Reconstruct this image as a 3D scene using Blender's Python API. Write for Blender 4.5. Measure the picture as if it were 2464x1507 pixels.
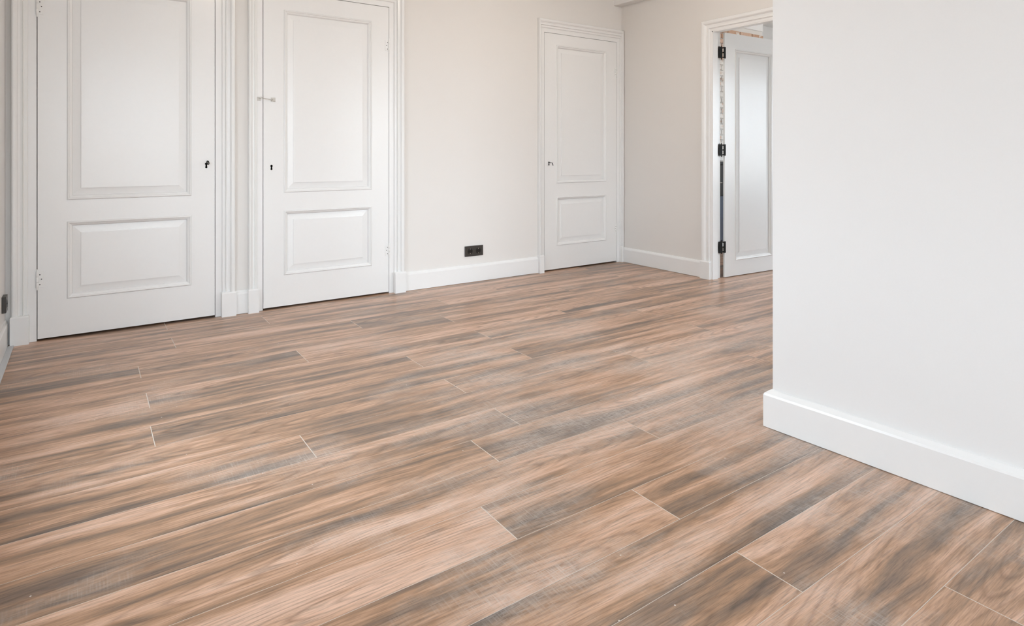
import bpy, math, random
from mathutils import Vector

random.seed(7)
scene = bpy.context.scene
for o in list(bpy.data.objects):
    bpy.data.objects.remove(o)
col = scene.collection

# ------------------------------------------------------------------ camera
F_PX, W_PX, H_PX = 1485.3, 2464.0, 1507.0
HORIZON = 371.3
YAW = 0.6061
cam_d = bpy.data.cameras.new('camera')
cam = bpy.data.objects.new('camera', cam_d)
col.objects.link(cam)
cam.location = (0, 0, 1.0)
cam.rotation_euler = (math.pi / 2, 0, -YAW)
cam_d.sensor_fit = 'HORIZONTAL'
cam_d.sensor_width = 36.0
cam_d.lens = F_PX / W_PX * 36.0
cam_d.shift_y = -(H_PX / 2 - HORIZON) / W_PX
cam_d.clip_start = 0.02
scene.camera = cam

# ------------------------------------------------------------------ world: bright overcast sky over paler ground
SKY = 10.0
world = bpy.data.worlds.new('overcast_sky')
scene.world = world
world.use_nodes = True
wn, wl = world.node_tree.nodes, world.node_tree.links
wn.clear()
w_out = wn.new('ShaderNodeOutputWorld')
w_bg = wn.new('ShaderNodeBackground')
w_tc = wn.new('ShaderNodeTexCoord')
w_sep = wn.new('ShaderNodeSeparateXYZ')
w_rmp = wn.new('ShaderNodeValToRGB')
wl.new(w_tc.outputs['Generated'], w_sep.inputs[0])
w_mr = wn.new('ShaderNodeMapRange')
w_mr.inputs['From Min'].default_value = -1
w_mr.inputs['From Max'].default_value = 1
wl.new(w_sep.outputs['Z'], w_mr.inputs['Value'])
wl.new(w_mr.outputs[0], w_rmp.inputs[0])
e = w_rmp.color_ramp.elements
e[0].position = 0.47; e[0].color = (0.30, 0.29, 0.27, 1)
e[1].position = 0.53; e[1].color = (0.77, 0.895, 1.0, 1)
wl.new(w_rmp.outputs[0], w_bg.inputs['Color'])
w_bg.inputs['Strength'].default_value = SKY
wl.new(w_bg.outputs[0], w_out.inputs[0])

# ------------------------------------------------------------------ exposure
vs = scene.view_settings
vs.view_transform = 'Standard'
vs.look = 'None'
vs.gamma = 1.0
vs.use_curve_mapping = False
vs.exposure = 0.32


# window openings (x0,x1,z0,z1 or y0,y1,z0,z1)
WIN_LEFT = (1.7, 2.75, 0.55, 2.10)      # in wall_left, along y; unseen, added to light back wall and floor
WIN_REAR_A = (-0.20, 1.50, 0.10, 2.45)     # in wall_rear, along x
WIN_REAR_B = (2.50, 3.95, 0.10, 2.45)     # in wall_rear, along x
WIN_HALL = (5.9, 7.95, 0.60, 2.05)          # in wall_hall_front, along x
ADDED_WIN_LEFT_B = (-2.6, -1.4, 0.50, 2.30)    # in wall_left behind the camera, along y; added to brighten the partition
ADDED_WIN_FAR = (-2.6, -0.6, 0.30, 2.30)         # in wall_far beyond the partition, along y; added to light the floor
XL, YB, XF, YR, ZC = -0.338, 4.16, 4.13, -4.2, 2.6
HX1, HY0, HZC, BTOP = 8.3, 1.0, 2.75, 2.400


def portal(name, loc, rot, sx, sy):
    d = bpy.data.lights.new(name, 'AREA')
    d.shape = 'RECTANGLE'
    d.size, d.size_y = sx, sy
    d.energy = 1
    d.cycles.is_portal = True
    o = bpy.data.objects.new(name, d)
    o.location = loc
    o.rotation_euler = rot
    col.objects.link(o)


hp = math.pi / 2
portal('daylight_portal', (XL - 0.16, (WIN_LEFT[0] + WIN_LEFT[1]) / 2, (WIN_LEFT[2] + WIN_LEFT[3]) / 2), (hp, 0, -hp), WIN_LEFT[1] - WIN_LEFT[0], WIN_LEFT[3] - WIN_LEFT[2])
portal('daylight_portal', (XL - 0.16, (ADDED_WIN_LEFT_B[0] + ADDED_WIN_LEFT_B[1]) / 2, (ADDED_WIN_LEFT_B[2] + ADDED_WIN_LEFT_B[3]) / 2), (hp, 0, -hp), ADDED_WIN_LEFT_B[1] - ADDED_WIN_LEFT_B[0], ADDED_WIN_LEFT_B[3] - ADDED_WIN_LEFT_B[2])
portal('daylight_portal', (4.24, (ADDED_WIN_FAR[0] + ADDED_WIN_FAR[1]) / 2, (ADDED_WIN_FAR[2] + ADDED_WIN_FAR[3]) / 2), (hp, 0, hp), ADDED_WIN_FAR[1] - ADDED_WIN_FAR[0], ADDED_WIN_FAR[3] - ADDED_WIN_FAR[2])
for q in (WIN_REAR_A, WIN_REAR_B):
    portal('daylight_portal', ((q[0] + q[1]) / 2, YR - 0.16, (q[2] + q[3]) / 2), (hp, 0, 0), q[1] - q[0], q[3] - q[2])
q = WIN_HALL
portal('daylight_portal', ((q[0] + q[1]) / 2, HY0 - 0.16, (q[2] + q[3]) / 2), (hp, 0, 0), q[1] - q[0], q[3] - q[2])

# ------------------------------------------------------------------ materials


class NT:
    def __init__(s, name):
        s.m = bpy.data.materials.new(name)
        s.m.use_nodes = True
        s.n, s.l = s.m.node_tree.nodes, s.m.node_tree.links
        s.b = s.n['Principled BSDF']

    def node(s, t, **kw):
        n = s.n.new(t)
        for k, v in kw.items():
            if isinstance(k, str) and k.startswith('i_'):
                n.inputs[k[2:]].default_value = v
            else:
                setattr(n, k, v)
        return n

    def link(s, a, b):
        s.l.new(a, b)

    def math(s, op, a, b=None, clamp=False):
        n = s.n.new('ShaderNodeMath')
        n.operation = op
        n.use_clamp = clamp
        for i, v in enumerate((a, b)):
            if v is None:
                continue
            if isinstance(v, (int, float)):
                n.inputs[i].default_value = v
            else:
                s.l.new(v, n.inputs[i])
        return n.outputs[0]

    def ramp(s, fac, stops):
        n = s.n.new('ShaderNodeValToRGB')
        el = n.color_ramp.elements
        while len(el) < len(stops):
            el.new(0.5)
        for i, (p, c) in enumerate(stops):
            el[i].position = p
            el[i].color = (c[0], c[1], c[2], 1) if not isinstance(c, (int, float)) else (c, c, c, 1)
        s.l.new(fac, n.inputs[0])
        return n.outputs[0]

    def mix(s, fac, a, b, mode='MIX'):
        n = s.n.new('ShaderNodeMix')
        n.data_type = 'RGBA'
        n.blend_type = mode
        for i, v in ((0, fac), (6, a), (7, b)):
            if isinstance(v, (int, float)):
                n.inputs[i].default_value = v
            elif isinstance(v, tuple):
                n.inputs[i].default_value = (v[0], v[1], v[2], 1)
            else:
                s.l.new(v, n.inputs[i])
        return n.outputs[2]

    def mapping(s, vec, scale=(1, 1, 1), loc=(0, 0, 0)):
        n = s.n.new('ShaderNodeMapping')
        n.inputs['Scale'].default_value = scale
        n.inputs['Location'].default_value = loc
        s.l.new(vec, n.inputs['Vector'])
        return n.outputs[0]

    def noise(s, vec, scale=1, detail=2, rough=0.5, dist=0.0):
        n = s.n.new('ShaderNodeTexNoise')
        n.inputs['Scale'].default_value = scale
        n.inputs['Detail'].default_value = detail
        n.inputs['Roughness'].default_value = rough
        n.inputs['Distortion'].default_value = dist
        s.l.new(vec, n.inputs['Vector'])
        return n.outputs['Fac']

    def bump(s, h, strength=0.1, dist=0.01):
        n = s.n.new('ShaderNodeBump')
        n.inputs['Strength'].default_value = strength
        n.inputs['Distance'].default_value = dist
        s.l.new(h, n.inputs['Height'])
        s.l.new(n.outputs[0], s.b.inputs['Normal'])


def plain(name, c, rough=0.5, metal=0.0, bump=0.0, bscale=60, spec=0.5):
    t = NT(name)
    tc = t.node('ShaderNodeTexCoord')
    nz = t.noise(tc.outputs['Object'], bscale, 3)
    v = t.ramp(nz, [(0.3, tuple(x * 0.995 for x in c)), (0.7, tuple(min(1, x * 1.003) for x in c))])
    t.link(v, t.b.inputs['Base Color'])
    t.b.inputs['Roughness'].default_value = rough
    t.b.inputs['Metallic'].default_value = metal
    t.b.inputs['Specular IOR Level'].default_value = spec
    if bump:
        t.bump(nz, bump, 0.002)
    return t.m


M_WALL = plain('wall_paint', (0.85, 0.845, 0.84), 0.6, bump=0.02, bscale=180, spec=0.3)
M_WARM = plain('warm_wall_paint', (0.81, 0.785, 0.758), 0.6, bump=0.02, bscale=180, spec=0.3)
M_CEIL = plain('ceiling_paint', (0.86, 0.85, 0.84), 0.8, spec=0.2)
M_WHITE = plain('white_gloss_paint', (0.88, 0.88, 0.875), 0.25)
M_CHIP = plain('chipped_hinge_paint', (0.86, 0.86, 0.85), 0.35, bump=0.4, bscale=140)
M_LATCH = plain('worn_latch_metal', (0.64, 0.62, 0.58), 0.35, bump=0.3, bscale=140)
M_BLACK = plain('black_metal', (0.008, 0.008, 0.0075), 0.6, spec=0.2)
M_HOLE = plain('hole_shade', (0.004, 0.004, 0.003), 0.9, spec=0.1)  # black colour stands in for the shade inside small holes
M_SOCK = plain('anthracite_plastic', (0.035, 0.029, 0.024), 0.35)
M_SOCKD = plain('black_plastic', (0.008, 0.008, 0.007), 0.25)
M_STEEL = plain('steel', (0.62, 0.61, 0.58), 0.25, metal=1.0)
M_GREY = plain('pale_grey_strip', (0.60, 0.62, 0.64), 0.35)
M_DUST = plain('dusty_joint', (0.72, 0.66, 0.60), 0.9, spec=0.1)
M_DARKV = plain('closet_shade', (0.05, 0.045, 0.04), 0.9, spec=0.1)  # dark colour stands in for the unlit space behind the door gaps
M_MORT = plain('lime_mortar', (0.80, 0.78, 0.75), 0.9, bump=0.5, bscale=60)
M_CABI = plain('black_lacquer', (0.01, 0.01, 0.011), 0.18)
M_CABG = plain('blue_grey_glass', (0.07, 0.09, 0.13), 0.1)


def make_glass():
    t = NT('window_glass')
    t.n.remove(t.b)
    tr = t.node('ShaderNodeBsdfTransparent')
    gl = t.node('ShaderNodeBsdfGlossy')
    gl.inputs['Roughness'].default_value = 0.02
    mx = t.node('ShaderNodeMixShader')
    mx.inputs[0].default_value = 0.06
    t.link(tr.outputs[0], mx.inputs[1]); t.link(gl.outputs[0], mx.inputs[2])
    t.link(mx.outputs[0], t.n['Material Output'].inputs[0])
    return t.m


M_GLASS = make_glass()


def make_brick():
    t = NT('whitewashed_brick')
    oi = t.node('ShaderNodeObjectInfo')
    tc = t.node('ShaderNodeTexCoord')
    base = t.ramp(oi.outputs['Random'], [(0.0, (0.45, 0.27, 0.18)), (0.35, (0.62, 0.40, 0.28)), (0.7, (0.72, 0.54, 0.44)), (1.0, (0.52, 0.36, 0.27))])
    off = t.node('ShaderNodeVectorMath', operation='ADD')
    t.link(tc.outputs['Object'], off.inputs[0]); t.link(oi.outputs['Location'], off.inputs[1])
    n1 = t.noise(off.outputs[0], 9, 4, 0.65)
    n2 = t.noise(off.outputs[0], 30, 3, 0.6)
    sep = t.node('ShaderNodeSeparateXYZ')
    t.link(oi.outputs['Location'], sep.inputs[0])
    wash_h = t.ramp(t.math('DIVIDE', sep.outputs['Z'], 2.4), [(0.80, 1.0), (0.93, 0.0)])
    w = t.math('ADD', n1, t.math('SUBTRACT', t.math('MULTIPLY', wash_h, 0.24), 0.09))
    wash = t.ramp(w, [(0.50, 0.0), (0.60, 1.0)])
    dirt = t.ramp(n2, [(0.26, 0.5), (0.40, 1.0)])
    c = t.mix(1.0, base, dirt, 'MULTIPLY')
    c = t.mix(wash, c, (0.86, 0.84, 0.81))
    t.link(c, t.b.inputs['Base Color'])
    t.b.inputs['Roughness'].default_value = 0.9
    t.bump(n2, 0.6, 0.01)
    return t.m


M_BRICK = make_brick()


def make_wood():
    t = NT('oak_plank')
    oi = t.node('ShaderNodeObjectInfo')
    tc = t.node('ShaderNodeTexCoord')
    rnd = oi.outputs['Random']
    cmb = t.node('ShaderNodeCombineXYZ')
    t.link(t.math('MULTIPLY', rnd, 61.0), cmb.inputs[0])
    t.link(t.math('MULTIPLY', rnd, 137.0), cmb.inputs[1])
    t.link(t.math('MULTIPLY', rnd, 29.0), cmb.inputs[2])
    add = t.node('ShaderNodeVectorMath', operation='ADD')
    t.link(tc.outputs['Object'], add.inputs[0]); t.link(cmb.outputs[0], add.inputs[1])
    P = add.outputs[0]
    # gentle warp so that the grain wanders
    warp = t.noise(t.mapping(P, (1.3, 5, 1)), 1.0, 2)
    wv = t.node('ShaderNodeCombineXYZ')
    t.link(t.math('MULTIPLY', t.math('SUBTRACT', warp, 0.5), 0.07), wv.inputs[1])
    add2 = t.node('ShaderNodeVectorMath', operation='ADD')
    t.link(P, add2.inputs[0]); t.link(wv.outputs[0], add2.inputs[1])
    Q = add2.outputs[0]
    broad = t.noise(t.mapping(Q, (0.95, 15, 1)), 1.0, 2, 0.5)
    mid = t.noise(t.mapping(Q, (4.5, 44, 1)), 1.0, 5, 0.62)
    fine = t.noise(t.mapping(Q, (16, 360, 1)), 1.0, 3, 0.65)
    fleck = t.ramp(t.noise(t.mapping(Q, (7, 70, 1)), 1.0, 4, 0.6), [(0.30, 1.0), (0.42, 0.0)])
    # cathedral figure: long ellipses round a heart somewhere on each plank
    cc = t.node('ShaderNodeCombineXYZ')
    t.link(t.math('MULTIPLY', t.math('SUBTRACT', t.math('FRACT', t.math('MULTIPLY', rnd, 17.3)), 0.5), 1.1), cc.inputs[0])
    t.link(t.math('MULTIPLY', t.math('SUBTRACT', t.math('FRACT', t.math('MULTIPLY', rnd, 41.7)), 0.5), 0.16), cc.inputs[1])
    sb = t.node('ShaderNodeVectorMath', operation='ADD')
    t.link(tc.outputs['Object'], sb.inputs[0]); t.link(cc.outputs[0], sb.inputs[1])
    sb2 = t.node('ShaderNodeVectorMath', operation='ADD')
    t.link(sb.outputs[0], sb2.inputs[0]); t.link(wv.outputs[0], sb2.inputs[1])
    wav = t.node('ShaderNodeTexWave', wave_type='RINGS', rings_direction='Z', wave_profile='SAW')
    wav.inputs['Scale'].default_value = 30.0
    wav.inputs['Distortion'].default_value = 5.0
    wav.inputs['Detail'].default_value = 3.0
    wav.inputs['Detail Scale'].default_value = 0.35
    t.link(t.mapping(sb2.outputs[0], (0.10, 1, 0)), wav.inputs['Vector'])
    wave = t.ramp(wav.outputs['Fac'], [(0.0, 0.15), (0.25, 0.9), (0.75, 1.0), (1.0, 0.15)])
    wvis = t.ramp(t.noise(t.mapping(P, (1.6, 9, 1), (3, 7, 1)), 1.0, 2), [(0.40, 0.15), (0.62, 0.85)])
    # knots
    vor = t.node('ShaderNodeTexVoronoi', feature='F1')
    vor.inputs['Scale'].default_value = 1.0
    vor.inputs['Randomness'].default_value = 1.0
    t.link(t.mapping(Q, (1.5, 5.2, 1)), vor.inputs['Vector'])
    knot = t.ramp(vor.outputs['Distance'], [(0.02, 1.0), (0.12, 0.0)])
    vs_ = t.node('ShaderNodeSeparateColor')
    t.link(vor.outputs['Color'], vs_.inputs[0])
    knot = t.math('MULTIPLY', knot, t.math('GREATER_THAN', vs_.outputs[0], 0.45))
    tone = t.math('ADD', t.math('MULTIPLY', broad, 0.62), t.math('MULTIPLY', mid, 0.38))
    tone = t.math('ADD', tone, t.math('MULTIPLY', t.math('SUBTRACT', rnd, 0.5), 0.07))
    c = t.ramp(tone, [(0.33, (0.145, 0.106, 0.084)), (0.41, (0.27, 0.178, 0.122)), (0.49, (0.45, 0.270, 0.165)), (0.56, (0.61, 0.380, 0.255)), (0.65, (0.74, 0.51, 0.385))])
    c = t.mix(1.0, c, t.ramp(fine, [(0.28, 0.62), (0.5, 1.0), (0.75, 1.16)]), 'MULTIPLY')
    c = t.mix(t.math('MULTIPLY', fleck, 0.45), c, (0.16, 0.11, 0.08))
    c = t.mix(wvis, c, t.mix(1.0, c, t.ramp(wave, [(0.0, (0.55, 0.50, 0.46)), (1.0, (1.05, 1.05, 1.05))]), 'MULTIPLY'))
    c = t.mix(t.math('MULTIPLY', knot, 0.75), c, (0.10, 0.075, 0.06))
    # worn plaster dusting across the planks, spread wider to paint pale sheen
    geo = t.node('ShaderNodeNewGeometry')
    G = geo.outputs['Position']
    d1 = t.noise(t.mapping(G, (1.0, 1.6, 1)), 1.7, 5, 0.62)
    d2 = t.noise(t.mapping(G, (30, 240, 1)), 1.0, 3)
    d3 = t.noise(t.mapping(G, (260, 16, 1)), 1.0, 3)
    gm = t.node('ShaderNodeVectorMath', operation='DISTANCE')
    gm.inputs[1].default_value = (2.0, 1.75, 0)
    t.link(t.mapping(G, (1, 1, 0)), gm.inputs[0])
    near = t.ramp(t.math('DIVIDE', gm.outputs['Value'], 1.7), [(0.3, 1.0), (1.0, 0.0)])  # wide mask also paints a pale sheen over the right-hand floor
    dm = t.math('ADD', d1, t.math('MULTIPLY', near, 0.14))
    dm = t.ramp(dm, [(0.52, 0.0), (0.74, 1.0)])
    tex = t.ramp(t.math('MAXIMUM', d2, d3), [(0.42, 0.22), (0.70, 1.0)])
    dust_sheen = t.math('MULTIPLY', t.math('MULTIPLY', dm, tex), 0.62)
    # specks of plaster
    sv = t.node('ShaderNodeTexVoronoi', feature='F1')
    sv.inputs['Scale'].default_value = 26
    t.link(G, sv.inputs['Vector'])
    sc_ = t.node('ShaderNodeSeparateColor')
    t.link(sv.outputs['Color'], sc_.inputs[0])
    spk = t.math('MULTIPLY', t.math('LESS_THAN', sv.outputs['Distance'], 0.055), t.math('GREATER_THAN', sc_.outputs[1], 0.86))
    dust_sheen = t.math('MAXIMUM', dust_sheen, spk)
    c = t.mix(dust_sheen, c, (0.74, 0.69, 0.65))
    t.link(c, t.b.inputs['Base Color'])
    r = t.math('ADD', 0.26, t.math('MULTIPLY', dust_sheen, 0.35))
    r = t.math('ADD', r, t.math('MULTIPLY', fine, 0.10))
    t.link(r, t.b.inputs['Roughness'])
    t.b.inputs['Specular IOR Level'].default_value = 0.5
    t.bump(t.math('ADD', t.math('MULTIPLY', fine, 0.7), t.math('MULTIPLY', d3, 0.3)), 0.12, 0.002)
    return t.m


M_WOOD = make_wood()

# ------------------------------------------------------------------ mesh helpers


class MB:
    """collects boxes and sweeps; build() links them as one mesh object"""

    def __init__(s):
        s.v, s.f = [], []

    def add(s, vs, fs):
        b = len(s.v)
        s.v += [tuple(p) for p in vs]
        s.f += [tuple(b + i for i in f) for f in fs]

    def box(s, x0, x1, y0, y1, z0, z1):
        s.add([(x0, y0, z0), (x1, y0, z0), (x1, y1, z0), (x0, y1, z0), (x0, y0, z1), (x1, y0, z1), (x1, y1, z1), (x0, y1, z1)],
              [(0, 3, 2, 1), (4, 5, 6, 7), (0, 1, 5, 4), (1, 2, 6, 5), (2, 3, 7, 6), (3, 0, 4, 7)])

    def cyl(s, a, b, r0, r1=None, n=12, caps=True):
        r1 = r0 if r1 is None else r1
        a, b = Vector(a), Vector(b)
        d = (b - a).normalized()
        u = d.orthogonal().normalized()
        w = d.cross(u)
        vs = []
        for c, r in ((a, r0), (b, r1)):
            for i in range(n):
                t = 2 * math.pi * i / n
                vs.append(c + (u * math.cos(t) + w * math.sin(t)) * r)
        fs = [(i, (i + 1) % n, n + (i + 1) % n, n + i) for i in range(n)]
        if caps:
            fs += [tuple(reversed(range(n))), tuple(range(n, 2 * n))]
        s.add(vs, fs)

    def lathe(s, c, axis, prof, n=20):
        """prof: (radius, height along axis)"""
        c, d = Vector(c), Vector(axis).normalized()
        u = d.orthogonal().normalized()
        w = d.cross(u)
        vs = []
        for r, h in prof:
            for i in range(n):
                t = 2 * math.pi * i / n
                vs.append(c + d * h + (u * math.cos(t) + w * math.sin(t)) * r)
        fs = []
        for k in range(len(prof) - 1):
            for i in range(n):
                fs.append((k * n + i, k * n + (i + 1) % n, (k + 1) * n + (i + 1) % n, (k + 1) * n + i))
        fs.append(tuple(reversed(range(n))))
        fs.append(tuple((len(prof) - 1) * n + i for i in range(n)))
        s.add(vs, fs)

    def torus(s, c, axis, R, r, n=20, m=8):
        c, d = Vector(c), Vector(axis).normalized()
        u = d.orthogonal().normalized()
        w = d.cross(u)
        vs, fs = [], []
        for i in range(n):
            t = 2 * math.pi * i / n
            e_ = u * math.cos(t) + w * math.sin(t)
            for j in range(m):
                p = 2 * math.pi * j / m
                vs.append(c + e_ * (R + r * math.cos(p)) + d * (r * math.sin(p)))
        for i in range(n):
            for j in range(m):
                fs.append((i * m + j, ((i + 1) % n) * m + j, ((i + 1) % n) * m + (j + 1) % m, i * m + (j + 1) % m))
        s.add(vs, fs)

    def tube(s, pts, r, n=8):
        for a, b in zip(pts[:-1], pts[1:]):
            s.cyl(a, b, r, n=n)

    def build(s, name, mat, parent=None, smooth=False, bevel=0.0):
        me = bpy.data.meshes.new(name)
        me.from_pydata(s.v, [], s.f)
        me.materials.append(mat)
        me.update()
        if smooth:
            for p in me.polygons:
                p.use_smooth = True
        o = bpy.data.objects.new(name, me)
        col.objects.link(o)
        if parent:
            o.parent = parent
        if bevel:
            b = o.modifiers.new('bevel', 'BEVEL')
            b.width = bevel
            b.segments = 2
            b.limit_method = 'ANGLE'
        return o


def struct(o, label=None):
    o['kind'] = 'structure'
    if label:
        o['label'] = label
    return o


def tag(o, label, cat, group=None):
    o['label'] = label
    o['category'] = cat
    if group:
        o['group'] = group
    return o


def empty(name, loc=(0, 0, 0), rz=0.0, parent=None):
    o = bpy.data.objects.new(name, None)
    o.empty_display_size = 0.1
    o.location = loc
    o.rotation_euler = (0, 0, rz)
    col.objects.link(o)
    if parent:
        o.parent = parent
    return o


def wallmesh(m, u0, u1, z0, z1, holes, put):
    """fill a rectangle minus rectangular holes with boxes; put(u0,u1,z0,z1)"""
    us = sorted({u0, u1, *[h[0] for h in holes], *[h[1] for h in holes]})
    for a, b in zip(us[:-1], us[1:]):
        hs = sorted([h for h in holes if h[0] <= a + 1e-6 and h[1] >= b - 1e-6], key=lambda h: h[2])
        z = z0
        for h in hs:
            if h[2] > z + 1e-6:
                put(a, b, z, h[2])
            z = max(z, h[3])
        if z1 > z + 1e-6:
            put(a, b, z, z1)


# ------------------------------------------------------------------ doors layout (wall_back)
DOORS = [(-0.205, 0.659, 2.052), (0.943, 1.801, 2.056), (3.218, 4.060, 2.037)]   # leaf x0, x1, top
FR = 0.040                                                                      # flat frame board beside the leaf
YLEAF = YB - 0.004

# ------------------------------------------------------------------ room shell
m = MB()
holes = [(a - FR, b + FR, 0, t + FR) for a, b, t in DOORS]
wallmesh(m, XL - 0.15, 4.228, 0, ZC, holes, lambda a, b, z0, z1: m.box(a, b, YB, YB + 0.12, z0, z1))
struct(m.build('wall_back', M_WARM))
m = MB()
m.box(XL - 0.15, 4.228, YB + 0.5, YB + 0.55, -0.03, ZC)
m.box(XL - 0.15, XL - 0.10, YB + 0.12, YB + 0.5, -0.03, ZC)
m.box(4.18, 4.228, YB + 0.12, YB + 0.5, -0.03, ZC)
m.box(XL - 0.15, 4.228, YB + 0.12, YB + 0.55, ZC - 0.05, ZC)
struct(m.build('wall_closet', M_DARKV))

m = MB()
wallmesh(m, YR, YB, 0, ZC, [WIN_LEFT, ADDED_WIN_LEFT_B], lambda a, b, z0, z1: m.box(XL - 0.15, XL, a, b, z0, z1))
struct(m.build('wall_left', M_WALL))
m = MB()
wallmesh(m, XL - 0.15, 4.228, 0, ZC, [WIN_REAR_A, WIN_REAR_B], lambda a, b, z0, z1: m.box(a, b, YR - 0.15, YR, z0, z1))
struct(m.build('wall_rear', M_WALL))

# far wall with the doorway to the hall
DW0, DW1, DWT = 2.27, 3.165, 2.01
m = MB()
wallmesh(m, YR, YB, 0, ZC, [(DW0, DW1, 0, DWT), ADDED_WIN_FAR], lambda a, b, z0, z1: m.box(XF, 4.228, a, b, z0, z1))
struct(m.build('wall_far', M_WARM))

# partition standing close on the right, a little out of square
PW_C, PW_A = (2.076, 1.316), 0.055
m = MB()
m.box(0, 0.14, -5.55, 0, 0, ZC)
pw = struct(m.build('wall_right', M_WALL))
pw.location = (PW_C[0], PW_C[1], 0)
pw.rotation_euler = (0, 0, PW_A)

m = MB()
m.box(XL - 0.15, 4.228, YR - 0.15, YB + 0.12, ZC, ZC + 0.1)
m.box(4.035, XF, YR, YB, 2.376, ZC)          # boxed soffit along the far wall
struct(m.build('ceiling', M_CEIL))

# hall behind the doorway
m = MB()
m.box(4.228, HX1 + 0.1, HY0 - 0.15, YB + 0.95, HZC, HZC + 0.1)
struct(m.build('ceiling_hall', M_CEIL))
m = MB()
wallmesh(m, 4.228, HX1, 0, HZC, [WIN_HALL], lambda a, b, z0, z1: m.box(a, b, HY0 - 0.15, HY0, z0, z1))
struct(m.build('wall_hall_front', M_WALL))
m = MB()
m.box(HX1, HX1 + 0.1, HY0 - 0.15, YB + 0.9, 0, HZC)
m.box(6.37, HX1 + 0.1, YB + 0.8, YB + 0.9, 0, HZC)
struct(m.build('wall_hall_end', M_WALL))
m = MB()
m.box(4.228, 6.366, YB - 0.004, YB + 0.8, BTOP, HZC)
struct(m.build('wall_hall_upper', M_WALL))
# bricks
BX0, BX1 = 4.95, 6.37
m = MB()
m.box(4.228, BX1 - 0.004, YB + 0.012, YB + 0.8, 0, BTOP)
bw = struct(m.build('wall_hall_back', M_MORT), 'old whitewashed brick wall in the hall behind the open door')
bl, bh, bj = 0.205, 0.046, 0.0115
brick_me = {}


def brick(x0, x1, z0):
    L = round(x1 - x0, 3)
    if L not in brick_me:
        mm = MB()
        h = L / 2
        c = 0.004
        vs = [(-h, 0, -bh / 2), (h, 0, -bh / 2), (h, 0, bh / 2), (-h, 0, bh / 2),
              (-h, -0.010, -bh / 2), (h, -0.010, -bh / 2), (h, -0.010, bh / 2), (-h, -0.010, bh / 2),
              (-h + c, -0.014, -bh / 2 + c), (h - c, -0.014, -bh / 2 + c), (h - c, -0.014, bh / 2 - c), (-h + c, -0.014, bh / 2 - c)]
        fs = [(8, 9, 10, 11)] + [(i, (i + 1) % 4, 4 + (i + 1) % 4, 4 + i) for i in range(4)] + [(4 + i, 4 + (i + 1) % 4, 8 + (i + 1) % 4, 8 + i) for i in range(4)]
        mm.add(vs, fs)
        me = bpy.data.meshes.new('brick')
        me.from_pydata(mm.v, [], mm.f)
        me.materials.append(M_BRICK)
        brick_me[L] = me
    o = bpy.data.objects.new('brick', brick_me[L])
    o.location = ((x0 + x1) / 2, YB + 0.012 - random.uniform(0, 0.005), z0 + bh / 2)
    o.rotation_euler = (0, random.uniform(-0.012, 0.012), 0)
    o.parent = bw
    col.objects.link(o)


row = 0
z = 0.006
while z + bh < BTOP:
    x = BX1
    first = True
    while x > BX0 + 0.06:
        L = bl * 0.5 if (first and row % 2) else bl
        first = False
        a = max(BX0, x - L)
        brick(a, x, z)
        x = a - bj
    z += bh + bj
    row += 1

# ------------------------------------------------------------------ floor: planks
m = MB()
m.box(XL - 0.15, HX1 + 0.1, YR - 0.15, YB + 0.9, -0.05, -0.0005)
floor = struct(m.build('floor', M_DUST), 'brown wood plank floor with pale dusty joints')
edges = [4.40, 4.21, 4.015, 3.81, 3.605, 3.405, 3.21, 2.998, 2.81, 2.62, 2.43, 2.236, 2.04, 1.855, 1.675, 1.49, 1.31, 1.128, 0.955, 0.78, 0.605]
while edges[-1] > YR:
    edges.append(edges[-1] - 0.178)
joints = {1: 1.05, 2: 0.39, 3: 0.90, 4: 0.39, 5: 1.315, 6: 0.209, 7: 0.888, 8: 0.213, 9: 1.31, 10: 0.2, 11: 1.315, 12: 0.63, 13: 1.325, 14: 1.11,
          15: 1.665, 16: 0.925, 17: 1.342, 18: 0.52, 19: 1.348}
LP = 1.605


def plank(x0, x1, y0, y1):
    gx, gy, c, th = 0.0013, 0.0008, 0.0006, 0.012
    hx, hy = (x1 - x0) / 2 - gx, (y1 - y0) / 2 - gy
    vs = []
    for a, b, z_ in ((hx, hy, -th), (hx, hy, -c * 0.6), (hx - c, hy - c, 0.0)):
        vs += [(-a, -b, z_), (a, -b, z_), (a, b, z_), (-a, b, z_)]
    fs = [(8, 9, 10, 11)]
    for k in (0, 4):
        fs += [(k + i, k + (i + 1) % 4, k + 4 + (i + 1) % 4, k + 4 + i) for i in range(4)]
    mm = MB()
    mm.add(vs, fs)
    o = mm.build('plank', M_WOOD, floor)
    o.location = ((x0 + x1) / 2, (y0 + y1) / 2, 0)


for i in range(1, len(edges)):
    y1, y0 = edges[i - 1], edges[i]
    y1, y0 = min(y1, YB + 0.10), max(y0, YR)
    if y1 - y0 < 0.02:
        continue
    j = joints.get(i, (i * 0.613) % LP)
    xs_end = XF if y0 < HY0 else HX1
    cuts = [XL]
    x = j - LP * 2
    while x < xs_end:
        if x > XL + 0.05 and x < xs_end - 0.05 and not (i == 15 and x < 1.0):
            cuts.append(x)
        x += LP
    cuts.append(xs_end)
    for a, b in zip(cuts[:-1], cuts[1:]):
        plank(a, b, y0, y1)

# ------------------------------------------------------------------ baseboards
BH = 0.135


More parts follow.
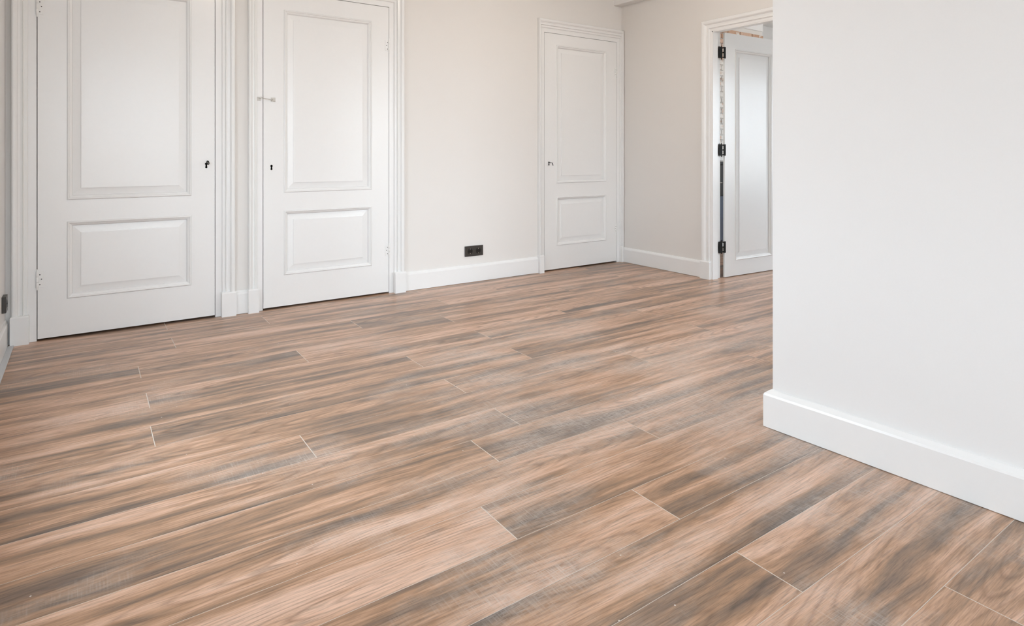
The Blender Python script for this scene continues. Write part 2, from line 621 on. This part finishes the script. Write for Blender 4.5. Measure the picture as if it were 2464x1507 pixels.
def base_run(m, P0, P1, nrm, h=BH, th=0.020, e0=0.0, e1=0.0):
    """skirting from P0 to P1 (floor points on the wall face), standing out along nrm; e0/e1 stretch the ends at full depth (outer mitre)"""
    P0, P1, n = Vector((*P0, 0)), Vector((*P1, 0)), Vector((*nrm, 0)).normalized()
    d = (P1 - P0).normalized()
    prof = [(-0.004, 0.0), (th, 0.0), (th, h - 0.020), (th - 0.003, h - 0.013), (0.006, h - 0.001), (0.0, h), (-0.004, h)]
    vs = []
    for P, e_, sg in ((P0, e0, -1), (P1, e1, 1)):
        for t_, z_ in prof:
            k = max(0, t_) / th
            vs.append(P + n * t_ + d * (sg * e_ * k) + Vector((0, 0, z_ + 0.002)))
    k = len(prof)
    fs = [(i, (i + 1) % k, k + (i + 1) % k, k + i) for i in range(k)]
    fs += [tuple(reversed(range(k))), tuple(range(k, 2 * k))]
    m.add(vs, fs)


CW = 0.072      # casing moulding width
m = MB()
base_run(m, (DOORS[1][1] + FR + CW, YB), (DOORS[2][0] - FR - 0.03, YB), (0, -1))
struct(m.build('baseboard_back', M_WHITE), 'white baseboard below the black double socket')
m = MB()
base_run(m, (DOORS[0][1] + FR + CW - 0.004, YB), (DOORS[1][0] - FR - 0.052, YB), (0, -1), h=0.143, th=0.022)
struct(m.build('baseboard_back_short', M_WHITE), 'short white baseboard block between the two near door casings')
m = MB()
base_run(m, (XL, YR), (XL, YB - 0.01), (1, 0), th=0.012)
struct(m.build('baseboard_left', M_WHITE))
m = MB()
base_run(m, (XF, YB), (XF, 3.245), (-1, 0))
struct(m.build('baseboard_far', M_WHITE), 'white baseboard between the corner and the hall doorway')
m = MB()
base_run(m, (XF, 2.19), (XF, YR), (-1, 0))
struct(m.build('baseboard_far_rear', M_WHITE))
m = MB()
base_run(m, (0, 0), (0, -5.5), (-1, 0), th=0.024, e0=0.024)
base_run(m, (0.14, 0), (0, 0), (0, 1), th=0.024, e0=0.024, e1=0.024)
base_run(m, (0.14, -5.5), (0.14, 0), (1, 0), th=0.024, e1=0.024)
o = struct(m.build('baseboard_right', M_WHITE), 'tall white baseboard wrapping the corner of the near wall')
o.location, o.rotation_euler = pw.location, pw.rotation_euler
# pale flat strip on the floor along the left wall
m = MB()
m.box(XL + 0.012, -0.300, YR, YB - 0.045, 0.0, 0.005)
struct(m.build('trim_1', M_GREY, bevel=0.0015), 'pale grey flat strip on the floor along the left wall')

# ------------------------------------------------------------------ door casings
CAS = [(0.0, -0.02), (0.0, 0.010), (0.004, 0.014), (0.016, 0.014), (0.019, 0.018), (0.021, 0.024), (0.026, 0.020), (0.034, 0.019), (0.043, 0.023),
       (0.046, 0.030), (0.052, 0.036), (0.062, 0.038), (0.069, 0.035), (0.072, 0.028), (0.072, -0.02)]


def casing(m, u0, u1, top, z0, put, prof=CAS, wl_=None, wr_=None):
    """U-shaped moulding round an opening; put(u, z, d) -> point"""
    kl = (wl_ or 1)
    kr = (wr_ or 1)
    n = len(prof)
    vs = []
    for s, d in prof:
        vs += [put(u0 - s * kl, z0, d), put(u0 - s * kl, top + s, d), put(u1 + s * kr, top + s, d), put(u1 + s * kr, z0, d)]
    fs = []
    for i in range(n - 1):
        for k in range(3):
            a, b = i * 4 + k, (i + 1) * 4 + k
            fs.append((a, a + 1, b + 1, b))
    m.add(vs, fs)


def plinth(m, u0, u1, put, h=0.150, d=0.046):
    c = 0.008
    vs = []
    for uu, dd, zz in ((0, 0, 0), (0, 0, h - c), (c, c, h)):
        vs += [put(u0 + uu * 0.3, zz, 0), put(u1 - uu * 0.3, zz, 0), put(u1 - uu * 0.3, zz, d - dd), put(u0 + uu * 0.3, zz, d - dd)]
    fs = [(8, 9, 10, 11), (3, 2, 1, 0)]
    for k in (0, 4):
        fs += [(k + i, k + (i + 1) % 4, k + 4 + (i + 1) % 4, k + 4 + i) for i in range(4)]
    m.add(vs, fs)


def putA(u, z, d):
    return (u, YB - d, z)


names = ['casing of the near white door with the key', 'casing of the white door with the hook latch', 'casing of the white door in the corner']
for i, (a, b, t_) in enumerate(DOORS):
    tr = empty('trim_%d' % (i + 2), ((a + b) / 2, YB, 0))
    struct(tr, 'white moulded ' + names[i])
    off = Vector(tr.location)
    kl, kr = (1, 1)
    if i == 0:
        kl = 0.95
    if i == 1:
        kl = 0.74
    if i == 2:
        kl, kr = 0.50, 0.32
    pl = lambda u, z, d: tuple(Vector(putA(u, z, d)) - off)
    m = MB()
    casing(m, a - FR, b + FR, t_ + FR, 0.0, pl, wl_=kl, wr_=kr)
    m.build('moulding', M_WHITE, tr)
    # flat frame board and stop behind the leaf
    m = MB()
    g = 0.0035
    for u0, u1 in ((a - FR - 0.012, a - g), (b + g, b + FR + 0.012)):
        q0, q1 = pl(u0, 0, 0.004), pl(u1, t_ + g, -0.10)
        m.box(q0[0], q1[0], q0[1], q1[1], 0.0, t_ + g)
    q0, q1 = pl(a - FR - 0.012, 0, 0.004), pl(b + FR + 0.012, 0, -0.10)
    m.box(q0[0], q1[0], q0[1], q1[1], t_ + g, t_ + FR + 0.012)
    m.build('frame', M_WHITE, tr)
    for k_, (u0, u1) in enumerate(((a - FR - CW * kl - 0.004, a - FR + 0.006), (b + FR - 0.006, b + FR + CW * kr + 0.004))):
        if i == 2 and k_ == 1:
            u1 = min(u1, XF - 0.021)
        m = MB()
        plinth(m, u0, u1, pl)
        m.build('plinth_block', M_WHITE, tr)

# casing of the hall doorway
tr = struct(empty('trim_5', (XF, (DW0 + DW1) / 2, 0)), 'white moulded casing of the doorway with black hinges')
off = Vector(tr.location)


def putB(u, z, d):
    return tuple(Vector((XF - d, u, z)) - off)


J0, J1, JT = 2.305, 3.13, 1.975
m = MB()
casing(m, J0 - 0.004, J1 + 0.008, JT + 0.004, 0.0, putB, prof=[(s * 1.28, d) for s, d in CAS])
m.build('moulding', M_WHITE, tr)
m = MB()
for (y0, y1, x0, x1) in ((J1, DW1, 4.118, 4.178), (J1 + 0.015, DW1, 4.178, 4.228), (DW0, J0, 4.118, 4.178), (DW0, J0 - 0.015, 4.178, 4.228)):
    m.box(x0 - off.x, x1 - off.x, y0 - off.y, y1 - off.y, 0, JT + 0.01)
m.box(4.118 - off.x, 4.178 - off.x, DW0 - off.y, DW1 - off.y, JT, DWT)
m.box(4.178 - off.x, 4.228 - off.x, DW0 - off.y, DW1 - off.y, JT + 0.015, DWT)
m.build('frame', M_WHITE, tr)
for u0, u1 in ((J1 + 0.012, J1 + 0.104), (J0 - 0.100, J0 - 0.008)):
    m = MB()
    plinth(m, u0, u1, putB, h=0.145, d=0.044)
    m.build('plinth_block', M_WHITE, tr)

# ------------------------------------------------------------------ panelled doors


def ring(m, x0, x1, z0, z1, prof, put, cap=True):
    """sweep a profile (inset s, depth d) round a rectangle and fill the field"""
    n = len(prof)
    vs = []
    for s, d in prof:
        vs += [put(x0 + s, z0 + s, d), put(x1 - s, z0 + s, d), put(x1 - s, z1 - s, d), put(x0 + s, z1 - s, d)]
    fs = []
    for i in range(n - 1):
        for k in range(4):
            a, b = i * 4 + k, i * 4 + (k + 1) % 4
            fs.append((a, b, b + 4, a + 4))
    if cap:
        k = (n - 1) * 4
        fs.append((k, k + 1, k + 2, k + 3))
    m.add(vs, fs)


MOULD = [(0.0, -0.001), (0.002, 0.004), (0.006, 0.006), (0.010, 0.004), (0.012, -0.001), (0.016, -0.002), (0.021, -0.006), (0.024, -0.012), (0.025, -0.016)]
FIELD = [(0.018, -0.016), (0.026, -0.0165), (0.062, -0.011), (0.0625, -0.0075), (0.066, -0.007)]


def panelled_leaf(name, W, Ht, z0, panels, label, parent_loc, rz=0.0, th=0.038, lip=None):
    """leaf: local x along the width from the hinge/left edge, front face at local y=0 facing -y"""
    m = MB()
    us = [(p[0], p[1], p[2], p[3]) for p in panels]
    wallmesh(m, 0, W, z0, Ht, us, lambda a, b, c, d: m.box(a, b, 0, th, c, d))
    if lip:
        m = MB()
        wallmesh(m, 0, W, z0, Ht, us, lambda a, b, c, d: m.box(a, b, 0, lip[1], c, d))
        wallmesh(m, lip[0], W, z0, Ht, us, lambda a, b, c, d: m.box(a, b, lip[1], th, c, d))
    o = m.build(name, M_WHITE)
    struct(o, label)
    o.location = parent_loc
    o.rotation_euler = (0, 0, rz)
    put = lambda x, z, d: (x, -d, z)
    for p in panels:
        m = MB()
        ring(m, *p, FIELD, put)
        m.box(p[0] - 0.001, p[1] + 0.001, 0.020, 0.030, p[2] - 0.001, p[3] + 0.001)
        f = m.build('panel', M_WHITE, o)
        m = MB()
        ring(m, *p, MOULD, put, cap=False)
        m.build('panel_moulding', M_WHITE, f)
    return o


def keyhole(door, x, z):
    m = MB()
    m.lathe((x, 0.0005, z + 0.006), (0, -1, 0), [(0.0075, 0), (0.0075, 0.0012)], 16)
    m.box(x - 0.0045, x + 0.0045, -0.0007, 0.0005, z - 0.014, z + 0.006)
    m.lathe((x, 0.0005, z - 0.014), (0, -1, 0), [(0.0062, 0), (0.0062, 0.0012)], 14)
    m.build('keyhole', M_HOLE, door)['label'] = 'dark keyhole'


def key(door, x, z, dx, dz):
    m = MB()
    m.cyl((x, 0.0, z + 0.006), (x + dx * 0.3, -0.030, z + 0.006 + dz * 0.3), 0.0028, n=8)
    m.torus((x + dx * 0.55, -0.040, z + 0.006 + dz), (0.75, -0.55, 0.2), 0.0105, 0.0032, 14, 6)
    m.build('key', M_BLACK, door, smooth=True)['label'] = 'small dark key'


def old_hinge(door, x, zc, h, side):
    """white painted-over butt hinge; x at the joint, side = direction of the leaf"""
    m = MB()
    r = 0.0065
    m.lathe((x, -0.004, zc - h / 2), (0, 0, 1), [(0.002, -0.014), (0.005, -0.010), (0.0035, -0.004), (r, 0), (r, h * 0.31), (r * 0.82, h * 0.325), (r, h * 0.34),
                                                 (r, h * 0.65), (r * 0.82, h * 0.665), (r, h * 0.68), (r, h), (0.0035, h + 0.004), (0.005, h + 0.010), (0.002, h + 0.014)], 12)
    hg = m.build('hinge', M_CHIP, door, smooth=True)
    m = MB()
    m.box(min(x, x + side * 0.028), max(x, x + side * 0.028), -0.0022, 0.001, zc - h / 2, zc + h / 2)
    m.build('hinge_plate', M_CHIP, hg, bevel=0.001)
    for k, dz in enumerate((-0.32, 0.02, 0.30)):
        m = MB()
        m.lathe((x + side * (0.011 + 0.007 * (k % 2)), -0.0021, zc + h * dz), (0, -1, 0), [(0.0030, 0), (0.0024, 0.001)], 10)
        m.build('screw', M_SOCK, hg)


G0 = 0.011   # gap under the leaf
doors = []
labels = ['white two-panel door with a key in its lock, hinged beside the left wall',
          'white two-panel door with a hook latch, beside the black double socket wall',
          'white two-panel door in the room corner, with a dark key']
for i, (a, b, t_) in enumerate(DOORS):
    W = b - a
    s0 = 0.128
    pans = [(s0, W - s0, 0.211, 0.632), (s0, W - s0, 0.750, 1.943 if i else 1.940)]
    d = panelled_leaf('door_%d' % (i + 1), W, t_, G0, pans, labels[i], (a, YLEAF, 0))
    doors.append(d)

old_hinge(doors[0], -0.001, 0.329, 0.085, 1)
old_hinge(doors[0], -0.001, 1.790, 0.085, 1)
keyhole(doors[0], 0.612 - DOORS[0][0], 0.935)
key(doors[0], 0.612 - DOORS[0][0], 0.935, 0.006, 0.008)
old_hinge(doors[1], DOORS[1][1] - DOORS[1][0] + 0.001, 0.309, 0.075, -1)
old_hinge(doors[1], DOORS[1][1] - DOORS[1][0] + 0.001, 1.780, 0.075, -1)
keyhole(doors[1], 0.993 - DOORS[1][0], 0.918)
old_hinge(doors[2], DOORS[2][1] - DOORS[2][0] + 0.001, 0.311, 0.070, -1)
old_hinge(doors[2], DOORS[2][1] - DOORS[2][0] + 0.001, 1.761, 0.070, -1)
keyhole(doors[2], 3.264 - DOORS[2][0], 0.924)
key(doors[2], 3.264 - DOORS[2][0], 0.924, 0.020, -0.014)

# hook-and-eye latch on the second door
m = MB()
x0 = 0.0
zl = 1.353
hook = [(0.052, -0.012, zl - 0.004), (0.044, -0.020, zl - 0.002), (0.028, -0.020, zl), (0.006, -0.019, zl + 0.002), (-0.010, -0.018, zl + 0.006), (-0.018, -0.018, zl + 0.014)]
m.tube(hook, 0.0022)
hk = m.build('latch_hook', M_LATCH, doors[1], smooth=True)
hk['label'] = 'small painted hook latch'
m = MB()
m.box(0.046, 0.074, -0.004, 0.001, zl - 0.013, zl + 0.012)
m.torus((0.055, -0.011, zl - 0.004), (1, 0, 0), 0.006, 0.002, 12, 6)
m.build('hook_plate', M_LATCH, hk, bevel=0.0015)
m = MB()
m.box(-0.042, -0.016, -0.005, 0.001, zl - 0.011, zl + 0.013)
m.torus((-0.022, -0.013, zl + 0.004), (0.3, 0, 1), 0.007, 0.0022, 12, 6)
m.build('latch_eye', M_LATCH, hk, bevel=0.0015)

# open door in the hall doorway
LA = -0.055
hd = panelled_leaf('door_4', 0.80, 1.984, 0.006, [(0.125, 0.600, 0.130, 1.860)], 'white panelled door standing open into the hall on black hinges', (4.256, 3.12, 0), rz=LA, th=0.038, lip=(0.030, 0.016))
for zc in (1.820, 1.034, 0.250):
    hh = 0.092
    m = MB()
    kx, ky = -0.024, 0.013
    for k in range(3):
        z0 = zc - hh / 2 + k * hh / 3
        m.cyl((kx, ky, z0 + 0.0008), (kx, ky, z0 + hh / 3 - 0.0008), 0.0062, n=12)
    m.lathe((kx, ky, zc - hh / 2 - 0.010), (0, 0, 1), [(0.002, 0), (0.0045, 0.004), (0.003, 0.010)], 10)
    m.lathe((kx, ky, zc + hh / 2), (0, 0, 1), [(0.003, 0), (0.0045, 0.006), (0.002, 0.010)], 10)
    hg = m.build('hinge', M_BLACK, hd, smooth=False)
    hg['label'] = 'black butt hinge'
    for sgn, xa, xb in ((-1, -0.070, kx - 0.003), (1, kx + 0.003, 0.004)):
        # plates with a bright gap beside the knuckle on the leaf side
        m = MB()
        yy = ky - 0.004 if sgn > 0 else ky + 0.0
        if sgn > 0:
            m.box(xa + 0.006, xb, yy - 0.016, yy - 0.010, zc - hh / 2, zc + hh / 2)
            for k in range(3):
                zz = zc - hh / 2 + (0.04 + k * 0.42) * hh
                m.box(xa - 0.002, xa + 0.008, yy - 0.012, yy - 0.004, zz, zz + 0.10 * hh)
        else:
            m.box(xa, xb, yy - 0.012, yy - 0.007, zc - hh / 2, zc + hh / 2)
        m.build('hinge_plate', M_BLACK, hg, bevel=0.001)

# ------------------------------------------------------------------ wall sockets


def socket(name, loc, rz, label, n, dep=0.010):
    t = tag(empty(name, loc, rz), label, 'socket')
    W, Hh = 0.081 * n + 0.003 * (n > 1), 0.081
    m = MB()
    # cover plate standing 9 mm off the wall, with round openings' rims
    m.box(-W / 2, W / 2, -dep, 0.0, -Hh / 2, Hh / 2)
    m.build('cover_plate', M_SOCK, t, bevel=0.0015)
    for k in range(n):
        cx_ = (k - (n - 1) / 2) * 0.075
        m = MB()
        m.lathe((cx_, -dep + 0.0002, 0), (0, -1, 0), [(0.0225, 0), (0.0225, 0.0014), (0.0205, 0.0016), (0.0195, 0.0004)], 28)
        ins = m.build('outlet', M_SOCKD, t)
        for sx in (-1, 1):
            m = MB()
            m.lathe((cx_ + sx * 0.0095, -dep, 0), (0, -1, 0), [(0.0030, 0), (0.0030, 0.0012)], 10)
            m.build('pin_hole', M_HOLE, ins)
        for sz in (-1, 1):
            m = MB()
            m.box(cx_ - 0.0035, cx_ + 0.0035, -dep - 0.0025, -dep, sz * 0.018 - 0.0022, sz * 0.018 + 0.0022)
            m.build('earth_clip', M_STEEL, ins)
    return t


socket('double_socket', (2.516, YB, 0.2415), 0, 'black double power socket low on the wall between two doors', 2)
socket('single_socket', (XL, 4.01, 0.246), hp, 'dark single power socket on the left wall beside the door casing', 1, 0.018)

# ------------------------------------------------------------------ black cabinet in the hall, glimpsed through the door gap
t = tag(empty('cabinet', (5.30, 3.98, 0)), 'black cabinet against the brick wall, seen through the gap beside the hinges', 'cabinet')
m = MB()
m.box(-0.35, 0.35, -0.12, 0.13, 0.13, 0.90)
m.build('body', M_CABI, t, bevel=0.004)
m = MB()
m.box(-0.37, 0.37, -0.15, 0.14, 0.90, 0.925)
m.build('top', M_CABI, t, bevel=0.003)
for k in (-1, 1):
    m = MB()
    m.box(min(k * 0.003, k * 0.345), max(k * 0.003, k * 0.345), -0.140, -0.121, 0.60, 0.89)
    d = m.build('drawer', M_CABI, t, bevel=0.002)
    m = MB()
    m.tube([(k * 0.17 - 0.03, -0.140, 0.72), (k * 0.17 - 0.03, -0.165, 0.72), (k * 0.17 + 0.03, -0.165, 0.72), (k * 0.17 + 0.03, -0.140, 0.72)], 0.004)
    m.build('handle', M_STEEL, d)
    m = MB()
    m.box(min(k * 0.003, k * 0.345), max(k * 0.003, k * 0.345), -0.140, -0.121, 0.14, 0.585)
    d = m.build('door', M_CABG, t, bevel=0.002)
    m = MB()
    m.tube([(k * 0.04, -0.140, 0.50), (k * 0.04, -0.165, 0.50), (k * 0.04, -0.165, 0.56), (k * 0.04, -0.140, 0.56)], 0.004)
    m.build('handle', M_STEEL, d)
for sx in (-0.32, 0.32):
    for sy in (-0.10, 0.11):
        m = MB()
        m.cyl((sx, sy, 0.0), (sx, sy, 0.13), 0.014, 0.020, 10)
        m.build('leg', M_CABI, t)

# ------------------------------------------------------------------ unseen ceiling lamps added to lift the light in room and hall
def make_fill_glow():
    t = NT('added_lamp_glow')
    t.b.inputs['Base Color'].default_value = (0.9, 0.88, 0.84, 1)
    t.b.inputs['Emission Color'].default_value = (1.0, 0.89, 0.77, 1)
    t.b.inputs['Emission Strength'].default_value = FILL_LAMP
    return t.m


FILL_LAMP = 29.0  # strength of the added, unseen fill lamps
glow = make_fill_glow()
for lx, ly, lab in ((6.60, 2.60, 'unseen round opal lamp added to brighten the hall'), (2.95, 2.75, 'unseen round opal lamp added to brighten the corner door and far walls'), (0.95, 2.30, 'unseen round opal lamp added to brighten the two near doors')):
    t = tag(empty('added_ceiling_lamp', (lx, ly, ZC if lx < 4 else HZC)), lab, 'lamp', 'added fill lamps')
    m = MB()
    m.lathe((0, 0, 0), (0, 0, -1), [(0.165, 0), (0.165, 0.025), (0.150, 0.032)], 32)
    m.build('base', M_WHITE, t)
    m = MB()
    m.lathe((0, 0, -0.030), (0, 0, -1), [(0.148 * math.cos(a), 0.085 * math.sin(a)) for a in [k * hp / 8 for k in range(8)]] + [(0.004, 0.085)], 32)
    m.build('shade', glow, t, smooth=True)

# ------------------------------------------------------------------ windows behind the camera and in the hall


def window(name, w, h, loc, rz, cols, label):
    """local x across, local y outwards"""
    o = empty(name, loc, rz)
    struct(o, label)
    m = MB()
    b = 0.055
    for x0, x1, z0, z1 in ((-w / 2, -w / 2 + b, 0, h), (w / 2 - b, w / 2, 0, h), (-w / 2 + b, w / 2 - b, 0, b), (-w / 2 + b, w / 2 - b, h - b, h), (-w / 2 + b, w / 2 - b, h * 0.72, h * 0.72 + 0.05)):
        m.box(x0, x1, 0.06, 0.12, z0, z1)
    for k in range(1, cols):
        x = -w / 2 + w * k / cols
        m.box(x - 0.03, x + 0.03, 0.06, 0.12, b, h - b)
    m.build('window_frame', M_WHITE, o)
    for k in range(cols):
        x0, x1 = -w / 2 + w * k / cols + 0.03, -w / 2 + w * (k + 1) / cols - 0.03
        for z0, z1 in ((b, h * 0.72), (h * 0.72 + 0.05, h - b)):
            m = MB()
            m.box(x0, x1, 0.088, 0.092, z0, z1)
            m.build('pane', M_GLASS, o)
    m = MB()
    m.box(-w / 2 - 0.03, w / 2 + 0.03, -0.05, 0.06, -0.03, 0.0)
    m.build('window_sill', M_WHITE, o)


q = WIN_LEFT
window('added_window_1', q[1] - q[0], q[3] - q[2], (XL, (q[0] + q[1]) / 2, q[2]), hp, 3, 'wide white window added out of view in the left wall to light the back wall')
q = WIN_REAR_A
window('window_2', q[1] - q[0], q[3] - q[2], ((q[0] + q[1]) / 2, YR, q[2]), math.pi, 2, 'white window in the rear wall left of the partition')
q = WIN_REAR_B
window('window_3', q[1] - q[0], q[3] - q[2], ((q[0] + q[1]) / 2, YR, q[2]), math.pi, 2, 'white window in the rear wall right of the partition')
q = ADDED_WIN_LEFT_B
window('added_window_5', q[1] - q[0], q[3] - q[2], (XL, (q[0] + q[1]) / 2, q[2]), hp, 2, 'white window added in the left wall near the rear wall to brighten the partition')
q = ADDED_WIN_FAR
window('added_window_6', q[1] - q[0], q[3] - q[2], (XF - 0.05, (q[0] + q[1]) / 2, q[2]), -hp, 3, 'wide white window added in the far wall beyond the partition to light the floor')
q = WIN_HALL
window('window_4', q[1] - q[0], q[3] - q[2], ((q[0] + q[1]) / 2, HY0, q[2]), math.pi, 3, 'white window in the hall')
